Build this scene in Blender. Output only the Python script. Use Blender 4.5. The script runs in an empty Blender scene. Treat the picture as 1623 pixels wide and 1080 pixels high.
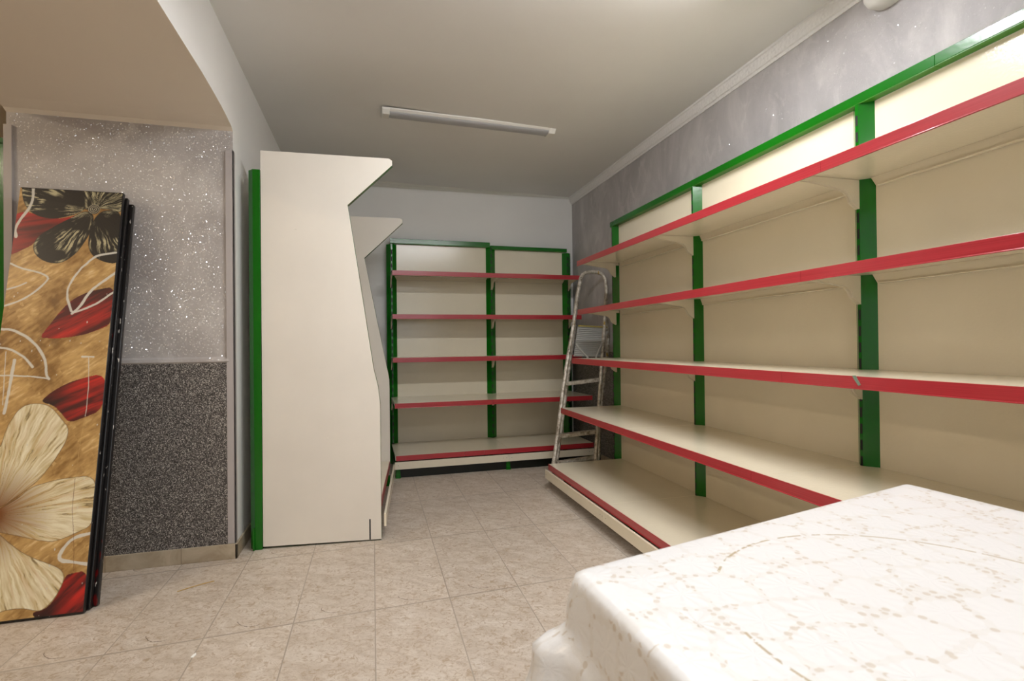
import bpy, bmesh, math, random
import numpy as np
from mathutils import Vector, Matrix
random.seed(7)
SC = bpy.context.scene
COL = SC.collection

# ------------------------------------------------------------------ camera
F_PX = 819.33
YAW, PITCH, ROLL = 0.2633, 0.0067, -0.0108
cy_, sy_ = math.cos(YAW), math.sin(YAW)
fw = Vector((sy_*math.cos(PITCH), cy_*math.cos(PITCH), math.sin(PITCH)))
rt = Vector((cy_, -sy_, 0)); up = rt.cross(fw)
r2 = rt*math.cos(ROLL) + up*math.sin(ROLL)
u2 = -rt*math.sin(ROLL) + up*math.cos(ROLL)
cam_d = bpy.data.cameras.new('camera'); cam = bpy.data.objects.new('camera', cam_d); COL.objects.link(cam)
cam_d.sensor_width = 36.0; cam_d.lens = 36.0*F_PX/1623.0; cam_d.clip_start = 0.02
M = Matrix((r2, u2, -fw)).transposed().to_4x4(); M.translation = (0, 0, 1.0)
cam.matrix_world = M
cam_d.dof.use_dof = True; cam_d.dof.focus_distance = 2.8; cam_d.dof.aperture_fstop = 9.0
SC.camera = cam
# ------------------------------------------------------------------ world, exposure
w = bpy.data.worlds.new('world'); SC.world = w; w.use_nodes = True
w.node_tree.nodes['Background'].inputs[0].default_value = (0.9, 0.95, 1.0, 1)
w.node_tree.nodes['Background'].inputs[1].default_value = 0.8
SC.view_settings.view_transform = 'Standard'; SC.view_settings.look = 'None'
SC.view_settings.gamma = 1.0; SC.view_settings.use_curve_mapping = False
SC.view_settings.exposure = 1.42
MAIN_E, FILL_E, SIDE_E = 42.0, 22.0, 42.0      # emission of the main tube, the added fill tube and the side-room tube
COOL = (0.985, 0.985, 1.0); WARM = (1.0, 0.83, 0.62)

# ------------------------------------------------------------------ materials
def lin(c):
    return tuple(((v/255.0)/12.92 if v/255.0 <= .04045 else ((v/255.0+.055)/1.055)**2.4) for v in c)
class NT:
    def __init__(s, name):
        s.m = bpy.data.materials.new(name); s.m.use_nodes = True
        s.n = s.m.node_tree.nodes; s.l = s.m.node_tree.links; s.b = s.n['Principled BSDF']
    def node(s, t, **k):
        o = s.n.new(t)
        for a, v in k.items(): setattr(o, a, v)
        return o
    def set(s, sock, v):
        if isinstance(v, bpy.types.NodeSocket): s.l.new(v, sock)
        else: sock.default_value = v
    def coord(s, kind='Object'): return s.node('ShaderNodeTexCoord').outputs[kind]
    def mapping(s, v, scale=(1,1,1), rot=(0,0,0), loc=(0,0,0)):
        o = s.node('ShaderNodeMapping'); s.l.new(v, o.inputs[0])
        o.inputs['Scale'].default_value = scale; o.inputs['Rotation'].default_value = rot; o.inputs['Location'].default_value = loc
        return o.outputs[0]
    def noise(s, v, scale, detail=4, rough=.55, dist=0):
        o = s.node('ShaderNodeTexNoise'); s.l.new(v, o.inputs['Vector'])
        o.inputs['Scale'].default_value = scale; o.inputs['Detail'].default_value = detail
        o.inputs['Roughness'].default_value = rough; o.inputs['Distortion'].default_value = dist
        return o.outputs['Fac']
    def vor(s, v, scale, feature='F1', rnd=1.0):
        o = s.node('ShaderNodeTexVoronoi', feature=feature); s.l.new(v, o.inputs['Vector'])
        o.inputs['Scale'].default_value = scale; o.inputs['Randomness'].default_value = rnd
        return o
    def math(s, op, a, b=0.0, c=0.0, clamp=False):
        o = s.node('ShaderNodeMath', operation=op); o.use_clamp = clamp
        for i, v in enumerate((a, b, c)): s.set(o.inputs[i], v)
        return o.outputs[0]
    def ramp(s, f, stops):
        o = s.node('ShaderNodeValToRGB'); s.l.new(f, o.inputs[0]); e = o.color_ramp.elements
        while len(e) < len(stops): e.new(.5)
        for x, (p, c) in zip(e, stops): x.position = p; x.color = tuple(c)+((1,) if len(c) == 3 else ())
        return o.outputs[0]
    def mix(s, f, a, b, mode='MIX'):
        o = s.node('ShaderNodeMix', data_type='RGBA', blend_type=mode)
        s.set(o.inputs[0], f)
        for i, v in ((6, a), (7, b)):
            s.set(o.inputs[i], v if isinstance(v, bpy.types.NodeSocket) else tuple(v)+((1,) if len(v) == 3 else ()))
        return o.outputs[2]
    def bump(s, h, strength=.2, dist=.01):
        o = s.node('ShaderNodeBump'); s.l.new(h, o.inputs['Height'])
        o.inputs['Strength'].default_value = strength; o.inputs['Distance'].default_value = dist
        s.l.new(o.outputs[0], s.b.inputs['Normal']); return o
    def sep(s, v):
        o = s.node('ShaderNodeSeparateXYZ'); s.l.new(v, o.inputs[0]); return o.outputs
    def done(s, col=None, rough=None, metal=None, spec=None):
        if col is not None: s.set(s.b.inputs['Base Color'], col if isinstance(col, bpy.types.NodeSocket) else tuple(col)+(1,))
        if rough is not None: s.set(s.b.inputs['Roughness'], rough)
        if metal is not None: s.b.inputs['Metallic'].default_value = metal
        if spec is not None: s.b.inputs['Specular IOR Level'].default_value = spec
        return s.m
def enamel(name, c, rough=.25, var=.04, bump=.06, bscale=90):
    t = NT(name); P = t.coord(); n = t.noise(P, 3.0, 5)
    c = lin(c); d = tuple(v*(1-var*2.2) for v in c)
    t.bump(t.noise(P, bscale, 2), bump, .002)
    return t.done(t.ramp(n, [(.3, d), (.7, c)]), rough)
M_CREAM = enamel('cream_enamel', (236, 226, 203), .16, .03, .2, 110)
M_CREAM_END = enamel('cream_end_panel', (232, 226, 215), .38, .03, .05)
M_GREEN = enamel('green_paint', (2, 108, 6), .2, .08, .12, 60)
M_GREENBOUNCE = enamel('green_paint_bounce_tint', (52, 122, 20), .35, .08, .1, 60)  # rail underside: bounced light painted in as a yellower green
M_RED = enamel('red_price_strip', (182, 42, 52), .3, .05, .03)
M_RECESS_SHADE = enamel('recess_shade_dark', (3, 12, 4), .3)  # near-black that stands for the shade below the base shelf
M_DARK = NT('dark_gap').done((.006, .006, .006), .8)
M_ALU = enamel('grey_aluminium', (170, 170, 168), .4)
def mk_red():
    t = NT('red_strip_plastic'); P = t.coord()
    n = t.noise(t.mapping(P, (2, 40, 200)), 2.0, 3)
    t.b.inputs['Coat Weight'].default_value = .5; t.b.inputs['Coat Roughness'].default_value = .12
    return t.done(t.ramp(n, [(.3, lin((164, 38, 46))), (.7, lin((182, 50, 58)))]), .3)
M_RED = mk_red()
def mk_plaster(name, c, var=.05, rough=.75, bump=.15):
    t = NT(name); P = t.coord(); n = t.noise(P, 1.3, 6)
    c = lin(c); d = tuple(v*(1-var) for v in c)
    t.bump(t.noise(P, 45, 4), bump, .003)
    return t.done(t.ramp(n, [(.35, d), (.65, c)]), rough)
M_WHITE = mk_plaster('white_wall_paint', (236, 235, 232))
M_CEIL = mk_plaster('ceiling_paint', (230, 229, 226), .04, .8, .08)
M_SOFFIT = mk_plaster('soffit_paint', (226, 217, 203), .03, .7, .05)
M_CROWNB = mk_plaster('back_moulding_paint', (222, 222, 214))
M_ROOM2 = mk_plaster('warm_room_paint', (236, 224, 204))
def mk_stucco(name, c1, c2, c3, stretch):
    t = NT(name); P = t.coord()
    q = t.mapping(P, stretch)
    n = t.noise(q, 2.6, 9, .62, .6); n2 = t.noise(q, 7.0, 6, .6, 1.0)
    col = t.ramp(n, [(.32, lin(c1)), (.52, lin(c2)), (.72, lin(c3))])
    blot = t.ramp(n2, [(.56, (0, 0, 0)), (.72, (1, 1, 1))])
    col = t.mix(t.math('MULTIPLY', blot, .7), col, lin(c3))
    # metallic flecks in the plaster
    v = t.vor(P, 185); fl = t.math('LESS_THAN', v.outputs['Distance'], .42)
    wn = t.node('ShaderNodeTexWhiteNoise'); t.l.new(v.outputs['Position'], wn.inputs['Vector'])
    fl = t.math('MULTIPLY', fl, t.math('GREATER_THAN', wn.outputs['Value'], .74))
    t.set(t.b.inputs['Base Color'], col)
    t.b.inputs['Roughness'].default_value = .55
    bp = t.bump(t.math('ADD', t.noise(P, 60, 5), t.math('MULTIPLY', n2, .8)), .14, .003)
    gl = t.node('ShaderNodeBsdfGlossy'); gl.inputs['Roughness'].default_value = .16; gl.inputs['Color'].default_value = (1, 1, 1, 1)
    sub = t.node('ShaderNodeVectorMath', operation='SUBTRACT'); t.l.new(wn.outputs['Color'], sub.inputs[0]); sub.inputs[1].default_value = (.5, .5, .5)
    scl = t.node('ShaderNodeVectorMath', operation='SCALE'); t.l.new(sub.outputs[0], scl.inputs[0]); scl.inputs['Scale'].default_value = 1.1
    ge = t.node('ShaderNodeNewGeometry'); add = t.node('ShaderNodeVectorMath', operation='ADD')
    t.l.new(ge.outputs['Normal'], add.inputs[0]); t.l.new(scl.outputs[0], add.inputs[1])
    nm = t.node('ShaderNodeVectorMath', operation='NORMALIZE'); t.l.new(add.outputs[0], nm.inputs[0]); t.l.new(nm.outputs[0], gl.inputs['Normal'])
    fc = t.math('MULTIPLY', fl, .3); cc = t.node('ShaderNodeCombineColor'); [t.l.new(fc, cc.inputs[k]) for k in range(3)]; t.l.new(cc.outputs[0], gl.inputs['Color'])
    mx = t.node('ShaderNodeAddShader'); t.l.new(t.b.outputs[0], mx.inputs[0]); t.l.new(gl.outputs[0], mx.inputs[1])
    t.l.new(mx.outputs[0], t.n['Material Output'].inputs[0])
    return t.m
M_STUCCO_R = mk_stucco('grey_stucco_wall', (160, 156, 156), (176, 172, 172), (200, 196, 194), (1, 1.3, .75))
M_STUCCO_P = mk_stucco('grey_stucco_pier', (156, 150, 147), (176, 171, 168), (198, 194, 190), (1, 1, 1))
def mk_granite():
    t = NT('granite_chip_render'); P = t.coord()
    v = t.vor(P, 330); wn = t.node('ShaderNodeTexWhiteNoise'); t.l.new(v.outputs['Position'], wn.inputs['Vector'])
    col = t.ramp(wn.outputs['Value'], [(0, lin((34, 31, 30))), (.45, lin((78, 74, 71))), (.8, lin((128, 123, 118))), (1, lin((205, 200, 192)))])
    t.bump(wn.outputs['Value'], .5, .0015)
    return t.done(col, .6)
M_GRANITE = mk_granite()
def mk_floor():
    t = NT('beige_floor_tiles'); P = t.coord(); s = t.sep(P)
    X = t.math('DIVIDE', t.math('ADD', s[0], 28.5), .285)
    Y = t.math('DIVIDE', t.math('ADD', t.math('SUBTRACT', s[1], t.math('MULTIPLY', s[0], .055)), 66.0-2.03), .66)
    fx = t.math('FRACT', X); fy = t.math('FRACT', Y)
    lx = t.math('MULTIPLY', fx, .285); ly = t.math('MULTIPLY', fy, .66)
    ex = t.math('MINIMUM', lx, t.math('SUBTRACT', .285, lx)); ey = t.math('MINIMUM', ly, t.math('SUBTRACT', .66, ly))
    wob = t.math('ADD', t.math('MULTIPLY', t.noise(P, 6, 3), .0016), .0013)
    g = t.math('LESS_THAN', t.math('MINIMUM', t.math('MULTIPLY', ex, 1.0), t.math('MULTIPLY', ey, .55)), wob)
    cb = t.node('ShaderNodeCombineXYZ'); t.l.new(t.math('FLOOR', X), cb.inputs[0]); t.l.new(t.math('FLOOR', Y), cb.inputs[1])
    wn = t.node('ShaderNodeTexWhiteNoise'); t.l.new(cb.outputs[0], wn.inputs['Vector'])
    # each tile carries the same slanting print, slightly shifted
    loc = t.node('ShaderNodeCombineXYZ'); t.l.new(lx, loc.inputs[0]); t.l.new(ly, loc.inputs[1]); t.l.new(t.math('MULTIPLY', wn.outputs['Value'], .35), loc.inputs[2])
    q = t.mapping(loc.outputs[0], (1, 1, 1), (0, 0, .6))
    q2 = t.mapping(q, (1.0, 2.2, 1))
    n = t.noise(q2, 7, 8, .65, 1.2); n2 = t.noise(q, 38, 6, .7, 1.5); n3 = t.noise(q2, 16, 6, .6, 2.5)
    col = t.ramp(n, [(.3, lin((182, 168, 152))), (.5, lin((202, 190, 176))), (.72, lin((214, 205, 194)))])
    col = t.mix(t.ramp(n2, [(.36, (.85, .85, .85)), (.5, (0, 0, 0))]), col, lin((168, 148, 124)))
    vein = t.math('ABSOLUTE', t.math('SUBTRACT', n3, .5))
    col = t.mix(t.ramp(vein, [(0, (.55, .55, .55)), (.018, (0, 0, 0))]), col, lin((150, 130, 106)))
    # hairline cracks printed near one corner
    dx = t.math('SUBTRACT', lx, .155); dy = t.math('SUBTRACT', ly, .1)
    r = t.math('SQRT', t.math('ADD', t.math('MULTIPLY', dx, dx), t.math('MULTIPLY', dy, dy)))
    arc = t.math('MULTIPLY', t.math('LESS_THAN', t.math('ABSOLUTE', t.math('SUBTRACT', r, t.math('ADD', .055, t.math('MULTIPLY', n, .03)))), .0012),
                 t.math('MULTIPLY', t.math('LESS_THAN', dy, -.02), t.math('LESS_THAN', dx, .012)))
    col = t.mix(t.math('MULTIPLY', arc, .8), col, lin((96, 80, 64)))
    hs = t.node('ShaderNodeHueSaturation'); t.l.new(col, hs.inputs['Color']); t.set(hs.inputs['Value'], t.math('ADD', .95, t.math('MULTIPLY', wn.outputs['Value'], .1)))
    gc = t.mix(t.noise(P, 1.7, 2), lin((120, 104, 88)), lin((196, 186, 172)))
    col = t.mix(g, hs.outputs[0], gc)
    t.bump(t.math('SUBTRACT', t.math('MULTIPLY', n2, .4), g), .12, .002)
    return t.done(col, t.math('ADD', .38, t.math('MULTIPLY', n2, .25)))
M_FLOOR = mk_floor()
def mk_base():
    t = NT('baseboard_tile'); P = t.coord(); s = t.sep(P)
    f = t.math('ABSOLUTE', t.math('SUBTRACT', t.math('FRACT', t.math('DIVIDE', t.math('ADD', s[0], 20.06), .30)), .5))
    g = t.math('GREATER_THAN', f, .4965)
    col = t.ramp(t.noise(P, 9, 7, .6, 1), [(.3, lin((158, 142, 118))), (.7, lin((190, 178, 156)))])
    return t.done(t.mix(g, col, lin((120, 106, 90))), .5)
M_BASE = mk_base()
def mk_crown():
    t = NT('embossed_crown'); P = t.coord()
    wv = t.node('ShaderNodeTexWave', wave_type='RINGS'); t.l.new(t.mapping(P, (1, 26, 26)), wv.inputs['Vector'])
    wv.inputs['Scale'].default_value = 1.0; wv.inputs['Distortion'].default_value = 3
    v = t.vor(t.mapping(P, (1, 60, 60)), 1)
    t.bump(v.outputs['Distance'], .5, .006)
    return t.done(lin((228, 226, 224)), .6)
M_CROWN = mk_crown()
def mk_ladder():
    t = NT('worn_ladder_metal'); P = t.coord()
    n = t.noise(P, 30, 6, .7); n2 = t.noise(t.mapping(P, (1, 1, .4)), 14, 4)
    col = t.ramp(n, [(.35, lin((132, 120, 102))), (.5, lin((196, 188, 174))), (.68, lin((232, 228, 220)))])
    col = t.mix(t.ramp(n2, [(.66, (0, 0, 0)), (.69, (1, 1, 1))]), col, lin((176, 140, 42)))
    n3 = t.noise(t.mapping(P, (1, 1, .5), loc=(3, 2, 1)), 17, 4)
    col = t.mix(t.ramp(n3, [(.68, (0, 0, 0)), (.7, (1, 1, 1))]), col, lin((60, 44, 34)))
    return t.done(col, .38, .25)
M_LADDER = mk_ladder()
M_TREAD = enamel('ladder_platform', (196, 196, 192), .45)
def mk_cloth():
    t = NT('lace_oilcloth')
    P = t.coord('UV'); q = t.mapping(P, (1, 1, 1))
    v = t.vor(q, 17.0, 'F1', .55)
    sub = t.node('ShaderNodeVectorMath', operation='SUBTRACT'); t.l.new(t.node('ShaderNodeVectorMath', operation='SCALE').outputs[0], sub.inputs[1])
    sc = sub.inputs[1].links[0].from_node; t.l.new(q, sc.inputs[0]); sc.inputs['Scale'].default_value = 1.0
    t.l.new(v.outputs['Position'], sub.inputs[0])
    s = t.sep(sub.outputs[0]); ang = t.math('ARCTAN2', s[1], s[0])
    pet = t.math('ABSOLUTE', t.math('SINE', t.math('MULTIPLY', ang, 5.0)))
    d = v.outputs['Distance']
    edge = t.vor(q, 17.0, 'DISTANCE_TO_EDGE', .55).outputs['Distance']
    lim = t.math('SUBTRACT', .10, t.math('MULTIPLY', pet, .055))
    gap = t.math('LESS_THAN', edge, lim)
    mesh = t.vor(q, 100.0, 'F1', .8).outputs['Distance']
    hole = t.math('MULTIPLY', gap, t.math('LESS_THAN', mesh, .38))
    rib = t.math('MULTIPLY', t.math('POWER', pet, 2.0), t.math('MULTIPLY', d, 1.2))
    ao = t.sep(P)
    # the printed ring and how strongly the ground shows are part of the print
    col = t.mix(t.math('MULTIPLY', gap, .16), lin((233, 233, 233)), lin((212, 203, 186)))
    col = t.mix(t.math('MULTIPLY', hole, .38), col, lin((180, 156, 118)))
    cx, cyy, R = .543, .373, .2158
    dx = t.math('SUBTRACT', ao[0], cx); dyr = t.math('SUBTRACT', ao[1], cyy)
    rr = t.math('SQRT', t.math('ADD', t.math('MULTIPLY', dx, dx), t.math('MULTIPLY', dyr, dyr)))
    ring = t.math('LESS_THAN', t.math('ABSOLUTE', t.math('SUBTRACT', rr, R)), .0016)
    ra = t.math('ARCTAN2', dyr, dx); worn = t.math('LESS_THAN', t.math('ABSOLUTE', t.math('SUBTRACT', ra, 2.68)), .30)
    ring = t.math('MULTIPLY', ring, t.math('SUBTRACT', 1.0, worn))
    dash = t.math('GREATER_THAN', t.noise(q, 60, 3), .47)
    col = t.mix(t.math('MULTIPLY', ring, t.math('MULTIPLY', dash, .75)), col, lin((168, 146, 96)))
    t.bump(t.math('ADD', t.math('MULTIPLY', rib, .6), t.math('SUBTRACT', t.math('MULTIPLY', t.noise(q, 140, 3), .5), t.math('MULTIPLY', gap, .5))), .35, .0025)
    t.b.inputs['Coat Weight'].default_value = .35; t.b.inputs['Coat Roughness'].default_value = .2
    return t.done(col, .45)
M_CLOTH = mk_cloth()
def mk_paint():
    t = NT('painted_canvas_print'); a = t.node('ShaderNodeVertexColor'); a.layer_name = 'paint'
    P = t.coord(); t.bump(t.noise(P, 220, 3), .12, .001)
    t.b.inputs['Coat Weight'].default_value = .25; t.b.inputs['Coat Roughness'].default_value = .3
    return t.done(a.outputs['Color'], .5)
M_PAINT = mk_paint()
def mk_frame():
    t = NT('black_lacquer_edge'); P = t.coord(); s = t.sep(P)
    n = t.noise(t.mapping(P, (90, 90, 26)), 1.0, 2, .5)
    n2 = t.noise(t.mapping(P, (30, 30, 9), loc=(5, 1, 2)), 1.0, 2, .5)
    col = t.mix(t.ramp(n, [(.70, (0, 0, 0)), (.73, (1, 1, 1))]), (.008, .007, .007), lin((214, 208, 200)))
    col = t.mix(t.ramp(n2, [(.70, (0, 0, 0)), (.74, (1, 1, 1))]), col, lin((96, 8, 8)))
    return t.done(col, .28)
M_BLACK = mk_frame()
def emis(name, c, e):
    t = NT(name); t.b.inputs['Emission Color'].default_value = c+(1,); t.b.inputs['Emission Strength'].default_value = e
    return t.done((.9, .9, .9), .5)
M_PLASTIC = enamel('white_plastic', (228, 226, 220), .4)
M_DIFF = NT('unlit_grey_diffuser').done(lin((168, 168, 170)), .35)
M_STRAW = NT('dry_straw').done(lin((196, 164, 96)), .6)
M_PAPER = NT('white_paint_chip').done(lin((240, 240, 236)), .7)
M_WOODT = enamel('plain_table_board', (170, 140, 100), .5)

# ------------------------------------------------------------------ mesh helpers
class MB:
    def __init__(s): s.v = []; s.f = []; s.mi = []; s.mats = []
    def mat(s, m):
        if m not in s.mats: s.mats.append(m)
        return s.mats.index(m)
    def add(s, vs, fs, m):
        k = len(s.v); s.v += [tuple(p) for p in vs]; i = s.mat(m)
        for f in fs: s.f.append(tuple(k+a for a in f)); s.mi.append(i)
    def box(s, x0, x1, y0, y1, z0, z1, m):
        v = [(x0,y0,z0),(x1,y0,z0),(x1,y1,z0),(x0,y1,z0),(x0,y0,z1),(x1,y0,z1),(x1,y1,z1),(x0,y1,z1)]
        s.add(v, [(0,3,2,1),(4,5,6,7),(0,1,5,4),(1,2,6,5),(2,3,7,6),(3,0,4,7)], m)
    def prism(s, pts, a, b, axis, m, cap=None, side=None):
        """pts: 2-D outline; axis 0: (y,z) swept in x; 1: (x,z) swept in y; 2: (x,y) swept in z"""
        def P(p, t): return (t, p[0], p[1]) if axis == 0 else ((p[0], t, p[1]) if axis == 1 else (p[0], p[1], t))
        n = len(pts); v = [P(p, a) for p in pts]+[P(p, b) for p in pts]
        s.add(v, [tuple(range(n))[::-1], tuple(range(n, 2*n))], cap or m)
        k = len(s.v)-2*n; i = s.mat(side or m)
        for j in range(n): s.f.append((k+j, k+(j+1) % n, k+n+(j+1) % n, k+n+j)); s.mi.append(i)
    def tube(s, pts, r, m, n=10, close=True):
        pts = [Vector(p) for p in pts]; rings = []; prev = None
        for i, p in enumerate(pts):
            t = (pts[min(i+1, len(pts)-1)]-pts[max(i-1, 0)]).normalized()
            a = (prev-t*prev.dot(t)) if prev else t.orthogonal(); a.normalize(); prev = a; b = t.cross(a)
            rings.append([p+(a*math.cos(2*math.pi*k/n)+b*math.sin(2*math.pi*k/n))*r for k in range(n)])
        v = [q for rg in rings for q in rg]; f = []
        for i in range(len(pts)-1):
            for k in range(n): f.append((i*n+k, i*n+(k+1) % n, (i+1)*n+(k+1) % n, (i+1)*n+k))
        if close: f += [tuple(range(n))[::-1], tuple(range((len(pts)-1)*n, len(pts)*n))]
        s.add(v, f, m)
    def build(s, name, parent=None, bevel=0, smooth=False):
        me = bpy.data.meshes.new(name); me.from_pydata(s.v, [], s.f)
        for m in s.mats: me.materials.append(m)
        me.polygons.foreach_set('material_index', s.mi)
        bm = bmesh.new(); bm.from_mesh(me); bmesh.ops.recalc_face_normals(bm, faces=bm.faces); bm.to_mesh(me); bm.free()
        if smooth: me.polygons.foreach_set('use_smooth', [True]*len(me.polygons))
        me.update()
        o = bpy.data.objects.new(name, me); COL.objects.link(o)
        if parent: o.parent = parent
        if bevel:
            b = o.modifiers.new('bevel', 'BEVEL'); b.width = bevel; b.segments = 2; b.limit_method = 'ANGLE'
        return o
def thing(name, label, cat, loc=(0,0,0), rz=0, group=None):
    o = bpy.data.objects.new(name, None); COL.objects.link(o); o.location = loc; o.rotation_euler = (0,0,rz)
    o['label'] = label; o['category'] = cat
    if group: o['group'] = group
    return o
def tag(o, label, cat, group=None):
    o['label'] = label; o['category'] = cat
    if group: o['group'] = group
    return o
def struct(o): o['kind'] = 'structure'; return o

# ------------------------------------------------------------------ the room
XL, XR, YB, YF = -0.636, 1.843, 4.593, -2.2
X2 = -4.2                      # far side of the neighbouring room
def zceil(x): return 2.425-(x+.6)*.0165
b = MB(); b.box(X2, XR+.1, YF, 5.6, -.06, 0, M_FLOOR); struct(b.build('floor'))
b = MB()
b.add([(XL-.4, YF-.1, zceil(XL-.4)), (XR+.1, YF-.1, zceil(XR+.1)), (XR+.1, YB+.1, zceil(XR+.1)), (XL-.4, YB+.1, zceil(XL-.4)),
       (XL-.4, YF-.1, 2.56), (XR+.1, YF-.1, 2.56), (XR+.1, YB+.1, 2.56), (XL-.4, YB+.1, 2.56)],
      [(3,2,1,0),(4,5,6,7),(0,1,5,4),(1,2,6,5),(2,3,7,6),(3,0,4,7)], M_CEIL)
struct(b.build('ceiling'))
b = MB(); b.box(XR, XR+.1, YF, YB, 0, 2.5, M_STUCCO_R); struct(b.build('wall_right'))
b = MB(); b.box(XR-.008, XR, YF, YB, .07, .93, M_GRANITE); struct(b.build('wall_dado_right'))
b = MB(); b.box(XR-.014, XR, YF, YB, .93, .955, M_STUCCO_P); struct(b.build('trim_6'))
b = MB(); b.box(XL-.05, XR, YB, YB+.1, 0, 2.5, M_WHITE); struct(b.build('wall_back'))
b = MB()                       # unseen wall behind the camera; wide window added to let in fill daylight
for q in ((X2, -.6, 0, 2.6), (1.5, XR+.1, 0, 2.6), (-.6, 1.5, 0, .75), (-.6, 1.5, 2.15, 2.6)): b.box(q[0], q[1], YF-.1, YF, q[2], q[3], M_WHITE)
struct(b.build('wall_front'))
b = MB()
for q in ((-.6, 1.5, .75, .80), (-.6, 1.5, 2.10, 2.15), (-.6, -.55, .75, 2.15), (1.45, 1.5, .75, 2.15), (.43, .47, .75, 2.15)): b.box(q[0], q[1], YF-.07, YF-.03, q[2], q[3], M_ALU)
struct(b.build('fill_window_1'))  # frame of the added, unseen fill window
# thick wall on the left with its wide low arch: one solid, cut in profile
AX0, AX1 = -1.524, XL
arch = [(2.722, 0), (2.722, 2.03), (2.70, 2.043), (2.62, 2.056), (2.52, 2.066), (2.40, 2.073), (2.25, 2.078), (1.0, 2.078), (-.6, 2.078), (-.8, 2.06), (-.86, 2.03), (-.86, 0)]
b = MB()
prof = arch+[(YF, 0), (YF, 2.43), (YB, 2.43), (YB, 0)]
# side faces as quads strips so that the profile stays clean
def strip(x, m):
    for (ya, za, yb_, zb) in ((2.722, 0, YB, 2.03), (YF, 0, -.86, 2.03)):
        b.add([(x, ya, 0), (x, yb_, 0), (x, yb_, 2.03), (x, ya, 2.03)], [(0,1,2,3)], m)
    top = [(YB, 2.03)]+[(p[0], p[1]) for p in arch[1:-1]]+[(YF, 2.03)]
    for p, q in zip(top[:-1], top[1:]):
        b.add([(x, p[0], p[1]), (x, q[0], q[1]), (x, q[0], 2.45), (x, p[0], 2.45)], [(0,1,2,3)], m)
strip(AX0, M_ROOM2); strip(AX1, M_WHITE)
for i, (p, q) in enumerate(zip(arch[:-1], arch[1:])):
    mm = M_STUCCO_P if i in (0, len(arch)-2) else M_SOFFIT
    b.add([(AX0, p[0], p[1]), (AX1, p[0], p[1]), (AX1, q[0], q[1]), (AX0, q[0], q[1])], [(0,1,2,3)], mm)
b.add([(AX0, YB, 0), (AX1, YB, 0), (AX1, YB, 2.45), (AX0, YB, 2.45)], [(0,1,2,3)], M_WHITE)
o = b.build('wall_left'); struct(o)
me = o.data; bm = bmesh.new(); bm.from_mesh(me); bmesh.ops.remove_doubles(bm, verts=bm.verts, dist=1e-5); bmesh.ops.recalc_face_normals(bm, faces=bm.faces); bm.to_mesh(me); bm.free()
# granite-chip dado on the pier end, its cap, corner strips, skirting
b = MB(); b.box(AX0+.02, AX1-.018, 2.712, 2.7225, .07, .928, M_GRANITE); struct(b.build('wall_dado'))
M_TRIM = enamel('grey_trim', (178, 172, 170), .45)
b = MB(); b.prism([(2.7225, .926), (2.711, .926), (2.706, .932), (2.708, .944), (2.7225, .955)], AX0+.02, AX1-.02, 0, M_STUCCO_P); struct(b.build('trim_1'))
b = MB(); b.box(AX1-.031, AX1+.003, 2.708, 2.724, .072, 1.935, M_TRIM); b.box(AX1-.002, AX1+.003, 2.708, 2.745, .072, 1.935, M_TRIM); struct(b.build('trim_2', bevel=.001))
b = MB(); b.box(AX0-.003, AX0+.027, 2.708, 2.724, .072, 1.972, M_TRIM); struct(b.build('trim_3', bevel=.001))
b = MB(); b.box(AX0-.01, AX1+.01, 2.704, 2.7225, 0, .071, M_BASE); b.box(AX1, AX1+.01, 2.704, YB, 0, .07, M_BASE); struct(b.build('baseboard_left', bevel=.002))
b = MB(); b.box(XL, XR, YB-.01, YB, 0, .07, M_BASE); struct(b.build('baseboard_back'))
b = MB(); b.box(XR-.01, XR, YF, YB, 0, .07, M_BASE); struct(b.build('baseboard_right'))
# mouldings
zc = zceil(XR)
cp = [(XR, 2.318), (XR-.006, 2.318), (XR-.009, 2.33), (XR-.016, 2.334), (XR-.022, 2.352), (XR-.028, 2.372), (XR-.034, 2.375), (XR-.036, zc+.01), (XR, zc+.01)]
b = MB(); b.prism([(x, z) for x, z in cp], YF, YB, 1, M_CROWN); struct(b.build('trim_4'))
b = MB(); b.prism([(YB, 2.37), (YB-.006, 2.37), (YB-.012, 2.385), (YB-.018, 2.39), (YB-.02, 2.44), (YB, 2.44)], XL, XR, 0, M_CROWNB); struct(b.build('trim_5'))
# neighbouring room seen through the arch
b = MB(); b.box(X2, AX0, 4.6, 4.7, 0, 2.6, M_ROOM2); struct(b.build('wall_side_room_back'))
b = MB(); b.box(X2-.1, X2, YF, 4.7, 0, 2.6, M_ROOM2); struct(b.build('wall_side_room_left'))
b = MB(); b.box(X2-.1, AX0-.001, YF, 4.7, 2.55, 2.62, M_ROOM2); struct(b.build('ceiling_side_room'))

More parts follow.
